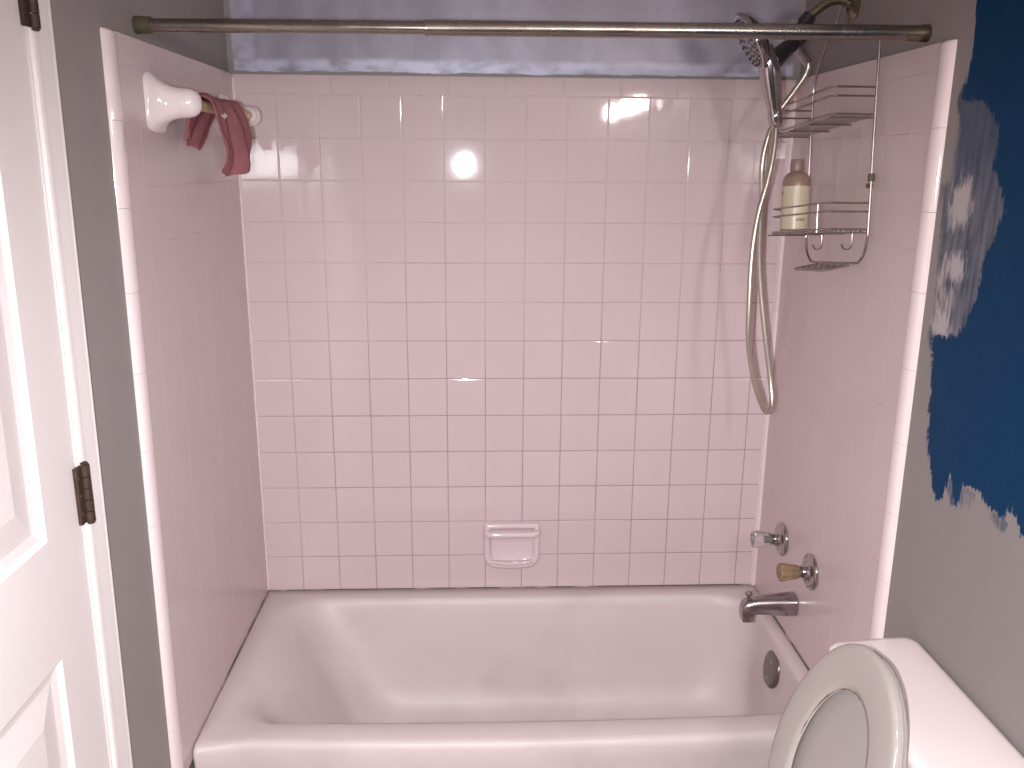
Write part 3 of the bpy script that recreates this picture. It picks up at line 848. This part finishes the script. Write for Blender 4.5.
# ------------------------------------------------------------------ shower arm, hand shower, hose
def shower():
    t = thing('shower_outlet', 'chrome shower arm with black swivel bracket above the right tile wall', 'shower outlet', (W + DW, -0.30, 2.004))
    bm = bmesh.new()
    tube(bm, smooth_path([(1.489, -0.30, 2.006), (1.468, -0.30, 2.014), (1.446, -0.30, 2.016), (1.424, -0.30, 2.008), (1.398, -0.30, 1.988), (1.382, -0.30, 1.972)], 6), 0.0098, 16)
    obj('arm', bm, M['brass'], t)['label'] = 'tarnished curved pipe'
    bm = bmesh.new()
    lathe(bm, (W + DW - 0.0006, -0.30, 2.004), (-1, 0, 0), [(0, 0.030), (0.003, 0.031), (0.006, 0.028), (0.011, 0.020), (0.013, 0.014), (0.010, 0.012)], 30)
    obj('flange', bm, M['brass'], t)['label'] = 'round wall flange'
    bm = bmesh.new()
    lathe(bm, (1.392, -0.30, 1.984), (-0.62, 0, -0.78), [(0, 0.012), (0.002, 0.0155), (0.022, 0.0165), (0.026, 0.013), (0.040, 0.012)], 10)
    obj('nut', bm, M['black'], t, angle=25)
    # swivel body with the cone that cradles the hand shower and the hose outlet
    bm = bmesh.new()
    body = smooth_path([(1.374, -0.300, 1.958), (1.364, -0.305, 1.938), (1.358, -0.31, 1.918)], 5)
    tube(bm, body, [0.015 + 0.0085 * math.sin(PI * k / (len(body) - 1)) for k in range(len(body))], 18)
    crad = smooth_path([(1.362, -0.31, 1.922), (1.340, -0.318, 1.912), (1.318, -0.327, 1.894), (1.300, -0.334, 1.876)], 5)
    tube(bm, crad, [0.015 + 0.0075 * (k / (len(crad) - 1)) for k in range(len(crad))], 18)
    obj('bracket', bm, M['black'], t, angle=45)
    bm = bmesh.new()
    a = Vector((1.361, -0.312, 1.914)); b = Vector((1.390, -0.3205, 1.878))
    lathe(bm, a, b - a, [(0, 0.011), (0.012, 0.011), (0.0125, 0.0098), (0.016, 0.0098), (0.0165, 0.0112), ((b - a).length, 0.0105)], 12)
    obj('hose_connector', bm, M['chrome'], t, angle=25)

    h = thing('hand_shower', 'chrome hand shower with round spray head cradled in the black bracket', 'hand shower', (1.30, -0.335, 1.87))
    n = Vector((-0.86, 0.07, -0.50)).normalized()          # the way the spray face looks
    c = Vector((1.240, -0.362, 1.918))
    bm = bmesh.new()
    lathe(bm, c, n, [(-0.034, 0.010), (-0.031, 0.024), (-0.024, 0.042), (-0.014, 0.057), (-0.005, 0.0655), (0.0, 0.0675), (0.004, 0.0672), (0.006, 0.064), (0.005, 0.060)], 40)
    obj('head', bm, M['chrome'], h, angle=50)
    bm = bmesh.new()
    lathe(bm, c, n, [(0.0032, 0.0605), (0.0062, 0.059), (0.0078, 0.050), (0.0084, 0.030), (0.0086, 0.004)], 36)
    fc = obj('spray_face', bm, M['face'], h, angle=50)
    fc['label'] = 'grey spray face'
    ref = n.cross(Vector((0, 0, 1))).normalized(); v2 = n.cross(ref)
    bm = bmesh.new()
    for rr, cnt in ((0.053, 22), (0.043, 16), (0.031, 12), (0.018, 7)):
        for k in range(cnt):
            a = 2 * PI * (k + 0.3 * (rr * 100 % 2)) / cnt
            lathe(bm, c + (ref * math.cos(a) + v2 * math.sin(a)) * rr + n * 0.0068, n, [(0, 0.0027), (0.0028, 0.0024), (0.0032, 0.0014)], 8)
    nzz = obj('nozzles', bm, M['black'], fc)
    nzz['kind'] = 'stuff'
    bm = bmesh.new()
    hp = smooth_path([(1.276, -0.350, 1.910), (1.289, -0.347, 1.876), (1.299, -0.341, 1.840), (1.311, -0.335, 1.795), (1.3185, -0.332, 1.762)], 7)
    L = len(hp)
    rad = []
    for k in range(L):
        s = k / (L - 1)
        rad.append(0.0165 + 0.0065 * math.sin(PI * min(1, s * 1.15)) - 0.0005 * s)
    tube(bm, hp, rad, 20)
    obj('handle', bm, M['chrome'], h, angle=60)
    bm = bmesh.new()
    a = Vector((1.3172, -0.3322, 1.768)); b = Vector((1.3235, -0.330, 1.738))
    lathe(bm, a, b - a, [(0, 0.0160), (0.004, 0.0168), (0.020, 0.0160), (0.026, 0.0125), (0.031, 0.0100)], 22)
    obj('collar', bm, M['chrome'], h)

    HOSE = [(1.323, -0.33, 1.742), (1.319, -0.34, 1.686), (1.307, -0.35, 1.619), (1.287, -0.36, 1.539), (1.277, -0.37, 1.443), (1.277, -0.38, 1.319), (1.283, -0.38, 1.234), (1.306, -0.37, 1.145), (1.332, -0.36, 1.083), (1.350, -0.350, 1.058), (1.366, -0.335, 1.062), (1.3705, -0.322, 1.090), (1.366, -0.31, 1.140), (1.351, -0.3, 1.23), (1.332, -0.29, 1.354), (1.321, -0.29, 1.452), (1.313, -0.3, 1.571), (1.306, -0.306, 1.653), (1.313, -0.304, 1.709), (1.336, -0.303, 1.772), (1.363, -0.308, 1.814), (1.384, -0.315, 1.849), (1.390, -0.32, 1.868), (1.389, -0.3205, 1.880)]
    bm = bmesh.new()
    tube(bm, smooth_path(HOSE, 8), 0.0068, 12)
    o = obj('shower_hose', bm, M['hose'], None)
    tag(o, 'long silver shower hose looping down in front of the right corner', 'hose')
shower()

# ------------------------------------------------------------------ wire caddy and the bottle in it
yaw, roll = 0.05, 0.098
Ed = Vector((-math.sin(yaw), math.cos(yaw) * math.cos(roll), -math.sin(roll))).normalized()      # towards the far end
Od = Vector((-math.cos(yaw), -math.sin(yaw), 0.0)).normalized()                                   # out from the wall
Dd = Od.cross(Ed); Dd = Dd if Dd.z < 0 else -Dd                                                    # down the caddy
N0 = Vector((W - 0.014, -0.516, 1.812))
def cd(e, o, d): return N0 + Ed * e + Od * o + Dd * d
CWd = 0.31
def caddy():
    t = thing('shower_caddy', 'two-shelf steel wire shower caddy hanging crooked on the right tile wall', 'shower caddy', (W - 0.002, -0.37, 1.45))
    r = 0.0029
    hook = Vector((1.4655, -0.300, 1.9995))
    bm = bmesh.new()
    near = [Vector((1.4705, -0.345, 1.952)), Vector((1.469, -0.42, 1.937)), cd(0.020, 0, -0.122), cd(0.004, 0, -0.113), cd(0.0, 0, -0.09), cd(0.0, 0, 0.1), cd(0, 0, 0.28), cd(0.002, 0, 0.312), cd(0.012, 0, 0.343), cd(0.032, 0, 0.360), cd(0.060, 0, 0.365)]
    far = [cd(CWd - 0.060, 0, 0.365), cd(CWd - 0.032, 0, 0.360), cd(CWd - 0.012, 0, 0.343), cd(CWd - 0.002, 0, 0.312), cd(CWd, 0, 0.28), cd(CWd, 0, 0.1), cd(CWd, 0, -0.02), cd(CWd - 0.006, 0, -0.06), cd(CWd - 0.03, 0, -0.105), cd(CWd - 0.065, 0, -0.145)]
    top_far = hook + Vector((0, 0.013, 0.004)); top_near = hook + Vector((0, -0.013, 0.004))
    pts = [top_near + Vector((0, -0.006, -0.014))] + near + far + [top_far + Vector((0, 0.012, -0.024)), top_far, hook + Vector((0, 0, 0.013)), top_near]
    tube(bm, smooth_path(pts, 6), r, 8)
    obj('frame', bm, M['steel_wire'], t)
    dp = 0.098
    for nm, d0, rail2 in (('upper_shelf', 0.0, 0.018), ('lower_shelf', 0.237, 0.018)):
        bm = bmesh.new()
        for d in (d0, d0 + rail2, d0 + 0.055):
            loop = [cd(0, 0.001, d), cd(0, dp - 0.012, d), cd(0.012, dp, d), cd(CWd - 0.03, dp, d), cd(CWd - 0.004, dp - 0.014, d), cd(CWd, dp - 0.03, d), cd(CWd, 0.001, d)]
            tube(bm, loop, 0.0021, 8)
        for e in ((CWd - 0.016,) if nm == 'upper_shelf' else (0.035,)):
            tube(bm, [cd(e, dp, d0), cd(e, dp, d0 + 0.061)], 0.0019, 8)
        for k in range(1, 9):
            o_ = dp * k / 9
            tube(bm, [cd(0.0, o_, d0 + 0.059), cd(CWd, o_, d0 + 0.059)], 0.0018, 6)
        for e in (0.0, CWd * 0.33, CWd * 0.67, CWd):
            tube(bm, [cd(e, 0.001, d0 + 0.0625), cd(e, dp, d0 + 0.0625)], 0.0018, 6)
        obj(nm, bm, M['steel_wire'], t)
    # small wire soap tray under the bottom bend
    bm = bmesh.new()
    e0, e1, d = 0.075, 0.235, 0.369
    tube(bm, [cd(e0, 0.0, d), cd(e0, 0.05, d + 0.010), cd(e0 + 0.012, 0.062, d + 0.012), cd(e1 - 0.012, 0.062, d + 0.012), cd(e1, 0.05, d + 0.010), cd(e1, 0.0, d)], 0.0028, 8)
    for k in range(1, 4): tube(bm, [cd(e0, 0.062 * k / 4, d + 0.012 * k / 4), cd(e1, 0.062 * k / 4, d + 0.012 * k / 4)], 0.0021, 6)
    for k in range(1, 5): tube(bm, [cd(e0 + (e1 - e0) * k / 5, 0.0, d), cd(e0 + (e1 - e0) * k / 5, 0.062, d + 0.012)], 0.0019, 6)
    obj('soap_tray', bm, M['steel_wire'], t)
    for e in (0.085, 0.235):                     # small hooks under the lower shelf
        bm = bmesh.new()
        arc = [cd(e - 0.024 + 0.024 * (1 - math.cos(PI * k / 10)), 0.004, 0.322 + 0.013 * math.sin(PI * k / 10)) for k in range(11)]
        tube(bm, [cd(e - 0.024, 0.004, 0.298)] + arc, 0.0015, 8)
        obj('hook', bm, M['steel_wire'], t)
    bm = bmesh.new()
    lathe(bm, cd(0.0, 0.0, 0.192), -Dd, [(0, 0.006), (0.002, 0.0072), (0.014, 0.0072), (0.016, 0.006)], 14)
    lathe(bm, cd(-0.001, 0.0, 0.200), Ed, [(0, 0.005), (0.013, 0.005), (0.014, 0.003)], 12)
    obj('clip', bm, M['rubber'], t)['label'] = 'small plastic clip'
caddy()

def bottle():
    base = cd(0.262, 0.052, 0.237 + 0.0555)
    bx, by, bz = base
    t = thing('shampoo_bottle', 'brown plastic bottle with cream label standing in the lower caddy shelf', 'bottle', base)
    ax = -Dd
    bm = bmesh.new()
    prof = [(0.0, 0.027), (0.002, 0.031), (0.006, 0.0328), (0.116, 0.0328), (0.126, 0.0312), (0.135, 0.0262), (0.1405, 0.0195), (0.143, 0.0145), (0.150, 0.0138)]
    lathe(bm, base, ax, prof, 36)
    obj('body', bm, M['bottle'], t, angle=50)
    bm2 = bmesh.new()
    lathe(bm2, base, ax, [(0.007, 0.0329), (0.007, 0.0334), (0.108, 0.0334), (0.108, 0.0329)], 40, capa=False, capb=False)
    lb = obj('label', bm2, M['label'], t, angle=50)
    lb['label'] = 'cream paper label'
    bm = bmesh.new()
    lathe(bm, base, ax, [(0.145, 0.0152), (0.147, 0.0160), (0.168, 0.0150), (0.172, 0.0135), (0.173, 0.009)], 28)
    obj('cap', bm, M['cap'], t, angle=40)['label'] = 'brown cap'
    # print: rows of small pale text strokes, one darker word at the lower right, a dot at the upper left
    view = (CP - base); view = (view - ax * view.dot(ax)).normalized(); side = ax.cross(view).normalized()
    if side.x < 0: side = -side
    def patch(bm, a0, a1, h0, h1):
        R_ = 0.0337
        n = max(2, int(abs(a1 - a0) / 0.12) + 1)
        pr = []
        for k in range(n + 1):
            a = a0 + (a1 - a0) * k / n
            dvec = view * math.cos(a) + side * math.sin(a)
            pr.append((bm.verts.new(base + dvec * R_ + ax * h0), bm.verts.new(base + dvec * R_ + ax * h1)))
        for (p, q), (p2, q2) in zip(pr, pr[1:]): bm.faces.new((p, p2, q2, q))
    rnd = random.Random(5)
    bm = bmesh.new()
    for k in range(7):
        h = 0.060 + 0.006 * k
        a = -0.55
        while a < 0.75:
            w = rnd.uniform(0.06, 0.2); patch(bm, a, min(a + w, 0.8), h, h + 0.0022); a += w + 0.06
    obj('fine_print', bm, M['ink_pale'], lb, fix=False)
    bm = bmesh.new()
    for k in range(5): patch(bm, 0.12 + 0.13 * k, 0.12 + 0.13 * k + 0.09, 0.026, 0.032)
    obj('lettering', bm, M['ink'], lb, fix=False)
    bm = bmesh.new(); patch(bm, -1.18, -1.02, 0.088, 0.097)
    obj('emblem', bm, M['ink'], lb, fix=False)
bottle()

# ------------------------------------------------------------------ faucet handles and spout
def faucet(y, z, m, label, group=None):
    t = thing('faucet_handle', label, 'faucet handle', (W, y, z))
    bm = bmesh.new()
    lathe(bm, (W - 0.0004, y, z), (-1, 0, 0), [(0, 0.045), (0.002, 0.0465), (0.006, 0.046), (0.010, 0.041), (0.0125, 0.034), (0.0115, 0.029), (0.013, 0.024), (0.020, 0.0195), (0.028, 0.0165)], 36)
    obj('escutcheon', bm, M['chrome'], t, angle=50)['label'] = 'round chrome escutcheon'
    bm = bmesh.new()
    lathe(bm, (W - 0.026, y, z), (-1, 0, 0), [(0, 0.0135), (0.012, 0.0125), (0.014, 0.008), (0.030, 0.0075)], 20)
    obj('stem', bm, M['stem'], t)
    bm = bmesh.new()
    lathe(bm, (W - 0.032, y, z), (-1, 0, 0), [(0, 0.012), (0.003, 0.0160), (0.010, 0.0185), (0.030, 0.0205), (0.044, 0.0235), (0.050, 0.0235), (0.054, 0.0205), (0.0545, 0.014), (0.052, 0.0125)], 60, flute=(10, 0.16, 2, 6))
    obj('knob', bm, m, t, angle=50)
faucet(-0.200, 0.645, M['clear'], 'faucet handle with clear knob nearest the back corner')
faucet(-0.412, 0.652, M['amber'], 'faucet handle with yellowed amber knob just above the tub spout')

def spout():
    y, z = -0.325, 0.514
    t = thing('tub_spout', 'dull chrome tub spout with diverter pull below the two handles', 'tub spout', (W, y, z))
    rings = []
    for x, hy, hz, dz in ((W - 0.0005, 0.0300, 0.0300, 0.0), (W - 0.004, 0.0305, 0.0310, 0.0), (W - 0.030, 0.0290, 0.0300, -0.001), (W - 0.070, 0.0260, 0.0265, -0.001), (W - 0.105, 0.0235, 0.0235, -0.002),
                          (W - 0.120, 0.0228, 0.0255, -0.006), (W - 0.132, 0.0220, 0.0270, -0.010), (W - 0.141, 0.0190, 0.0240, -0.013), (W - 0.146, 0.0120, 0.0160, -0.016)):
        r = []
        for k in range(32):
            a = 2 * PI * k / 32
            cy, sz = math.cos(a), math.sin(a)
            p = 2.5
            r.append((x, y + hy * math.copysign(abs(cy) ** (2 / p), cy), z + dz + hz * math.copysign(abs(sz) ** (2 / p), sz)))
        rings.append(r)
    bm = bmesh.new(); loft(bm, rings, capa=True, capb=True)
    box(bm, W - 0.143, W - 0.112, y - 0.017, y + 0.017, z - 0.046, z - 0.020, 0.005, 3)
    obj('body', bm, M['spout'], t, angle=50)
    bm = bmesh.new()
    lathe(bm, (W - 0.126, y, z + 0.010), (-0.1, 0, 1), [(0, 0.005), (0.016, 0.0045), (0.018, 0.0085), (0.024, 0.0095), (0.027, 0.007)], 18)
    obj('diverter_knob', bm, M['spout'], t)
spout()

# ------------------------------------------------------------------ toilet
def toilet():
    Y0 = -1.13
    t = thing('toilet', 'white toilet with lid and seat raised against the right wall', 'toilet', (1.12, Y0, 0.0))
    # tank
    bm = bmesh.new()
    def rr(x0, x1, y0, y1, r, z): return [(x, Y0 + (y - Y0) * (1 + 0.42 * (x - 1.485)), z) for x, y in rrect(x0, x1, y0, y1, r, 7, 4)]   # ends taper to the front
    loft(bm, [rr(1.330, 1.484, Y0 - 0.195, Y0 + 0.195, 0.035, 0.395), rr(1.322, 1.486, Y0 - 0.203, Y0 + 0.203, 0.035, 0.43), rr(1.314, 1.487, Y0 - 0.213, Y0 + 0.213, 0.032, 0.60), rr(1.312, 1.487, Y0 - 0.216, Y0 + 0.216, 0.032, 0.722)], capa=True, capb=True)
    obj('tank', bm, M['toilet'], t, angle=50)
    bm = bmesh.new()
    x0, x1, y0, y1 = 1.306, 1.4895, Y0 - 0.242, Y0 + 0.242
    loft(bm, [rr(x0 + 0.004, x1 - 0.001, y0 + 0.004, y1 - 0.004, 0.026, 0.722), rr(x0, x1, y0, y1, 0.028, 0.726), rr(x0, x1, y0, y1, 0.028, 0.746), rr(x0 + 0.002, x1 - 0.001, y0 + 0.002, y1 - 0.002, 0.027, 0.753), rr(x0 + 0.008, x1 - 0.005, y0 + 0.008, y1 - 0.008, 0.024, 0.7585), rr(x0 + 0.02, x1 - 0.014, y0 + 0.02, y1 - 0.02, 0.02, 0.7605), rr(x0 + 0.06, x1 - 0.05, y0 + 0.08, y1 - 0.08, 0.01, 0.7618)], capa=True, capb=True)
    obj('tank_lid', bm, M['toilet'], t, angle=60)
    # bowl with pedestal: outer shell, rim, inner bowl
    def egg(cx, a, bf, bb, z, n=44):
        out = []
        for k in range(n):
            th = 2 * PI * k / n
            c, s = math.cos(th), math.sin(th)
            out.append((cx - (bf if c > 0 else bb) * c, Y0 + a * s, z))
        return out
    bm = bmesh.new()
    loft(bm, [egg(1.05, 0.105, 0.20, 0.23, 0.0), egg(1.05, 0.105, 0.20, 0.23, 0.03), egg(1.06, 0.092, 0.17, 0.21, 0.10), egg(1.05, 0.100, 0.18, 0.21, 0.20), egg(1.02, 0.150, 0.24, 0.22, 0.30), egg(1.00, 0.178, 0.265, 0.23, 0.36), egg(1.00, 0.184, 0.27, 0.235, 0.385), egg(1.00, 0.180, 0.266, 0.23, 0.395),
              egg(1.00, 0.155, 0.235, 0.185, 0.396), egg(1.00, 0.138, 0.215, 0.165, 0.388), egg(1.01, 0.135, 0.20, 0.16, 0.35), egg(1.03, 0.10, 0.15, 0.13, 0.25), egg(1.06, 0.05, 0.07, 0.07, 0.20)], capa=True, capb=True)
    box(bm, 1.17, 1.40, Y0 - 0.13, Y0 + 0.13, 0.30, 0.394, 0.02, 3)
    obj('bowl', bm, M['toilet'], t, angle=50)
    # raised seat and lid: built flat in (lateral, along) and leaned back
    lean, rol, yw = 0.309, -0.042, 0.019
    hx, hz = 1.165, 0.42
    def place(lat, s, h):
        l2 = lat * math.cos(rol) - s * math.sin(rol); s2 = lat * math.sin(rol) + s * math.cos(rol)
        p = Vector((hx + s2 * math.sin(lean) - l2 * math.sin(yw), Y0 + 0.009 + l2 * math.cos(yw), hz + s2 * math.cos(lean)))
        return p + Vector((math.cos(lean), 0, -math.sin(lean))) * h      # +h goes back towards the tank
    def out_ring(a, b, s0, tail, n=64):
        pts = []
        for k in range(n):
            th = 2 * PI * k / n
            c, s = math.cos(th), math.sin(th)
            pts.append((a * c, s0 + (b if s >= 0 else tail) * s))
        return pts
    A, B, S0 = 0.180, 0.245, 0.208
    def ring_pts(a, b, s0, tail, h): return [place(x, y, h) for x, y in out_ring(a, b, s0, tail)]
    bm = bmesh.new()
    rings = [ring_pts(0.107, 0.165, S0, 0.135, 0.003), ring_pts(0.105, 0.163, S0, 0.133, 0.008), ring_pts(0.110, 0.168, S0, 0.138, 0.014),
             ring_pts(0.140, 0.205, S0, 0.165, 0.0180), ring_pts(A - 0.004, B - 0.004, S0, 0.194, 0.0178), ring_pts(A, B, S0, 0.198, 0.0155), ring_pts(A, B, S0, 0.198, 0.0035), ring_pts(A - 0.003, B - 0.003, S0, 0.195, 0.0006),
             ring_pts(A - 0.012, B - 0.012, S0, 0.188, 0.0), ring_pts(0.118, 0.176, S0, 0.145, 0.0)]
    rings.append(rings[0])
    loft(bm, rings)
    bmesh.ops.remove_doubles(bm, verts=bm.verts, dist=1e-5)
    for lat, s in ((-0.1, 0.34), (0.1, 0.34), (-0.13, 0.1), (0.13, 0.1)):
        lathe(bm, place(lat, s, 0.001), place(lat, s, -1) - place(lat, s, 0), [(0, 0.011), (0.004, 0.010), (0.0055, 0.007)], 16) if s < 0.2 else None
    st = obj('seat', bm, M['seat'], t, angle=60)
    st['label'] = 'raised seat ring with worn brown inner edge'
    bm = bmesh.new()                                   # worn brown edge along the left inside of the ring
    wear = []
    for k in range(40):
        th = math.radians(95 - 90 * k / 39)
        wear.append(place(0.1058 * math.cos(th), S0 + (0.1638 if th < PI else 0.134) * math.sin(th), 0.0042))
    rad = [0.0004 + 0.0016 * max(0.0, noise.noise(Vector((k * 0.35, 1.7, 0.2))) + 0.35) for k in range(40)]
    tube(bm, wear, rad, 6)
    obj('worn_edge', bm, M['seat_wear'], st)['label'] = 'brown worn patches'
    bm = bmesh.new()
    def lid_ring(ins, h): return [place(x, y, h) for x, y in out_ring(A + 0.002 - ins, B + 0.002 - ins, S0, 0.2 - ins)]
    loft(bm, [lid_ring(0.014, 0.0200), lid_ring(0.007, 0.0205), lid_ring(0.005, 0.022), lid_ring(0.006, 0.0265), lid_ring(0.012, 0.029), lid_ring(0.06, 0.030)], capa=True, capb=True)
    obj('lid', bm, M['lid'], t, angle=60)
    for s in (-1, 1):
        bm = bmesh.new()
        box(bm, hx - 0.010, hx + 0.030, Y0 + s * 0.075 - 0.018, Y0 + s * 0.075 + 0.018, 0.394, 0.425, 0.006, 3)
        obj('seat_hinge', bm, M['toilet'], t)
toilet()

# ------------------------------------------------------------------ vanity light on the right wall, beside the camera
def vanity_light():
    XR = W + DW
    t = thing('vanity_light', 'three-bulb vanity light bar on the right wall beside the camera', 'light', (XR, -2.0, 1.90))
    bm = bmesh.new(); box(bm, XR - 0.035, XR - 0.0005, -2.9, -1.6, 1.88, 1.98, 0.006, 2)
    obj('back_plate', bm, M['chrome'], t)
    for y in (-2.75, -2.2, -1.75):
        bm = bmesh.new(); lathe(bm, (XR - 0.034, y, 1.93), (-1, 0, 0), [(0, 0.028), (0.020, 0.024), (0.030, 0.020)], 24)
        sk = obj('socket', bm, M['chrome'], t)
        bm = bmesh.new()
        prof = [(0.026, 0.014)] + [(0.074 - 0.042 * math.cos(PI * k / 12), 0.042 * math.sin(PI * k / 12)) for k in range(2, 12)] + [(0.1159, 0.002)]
        lathe(bm, (XR - 0.034, y, 1.93), (-1, 0, 0), prof, 24)
        obj('bulb', bm, M['bulb'], t)['label'] = 'lit round bulb'
vanity_light()
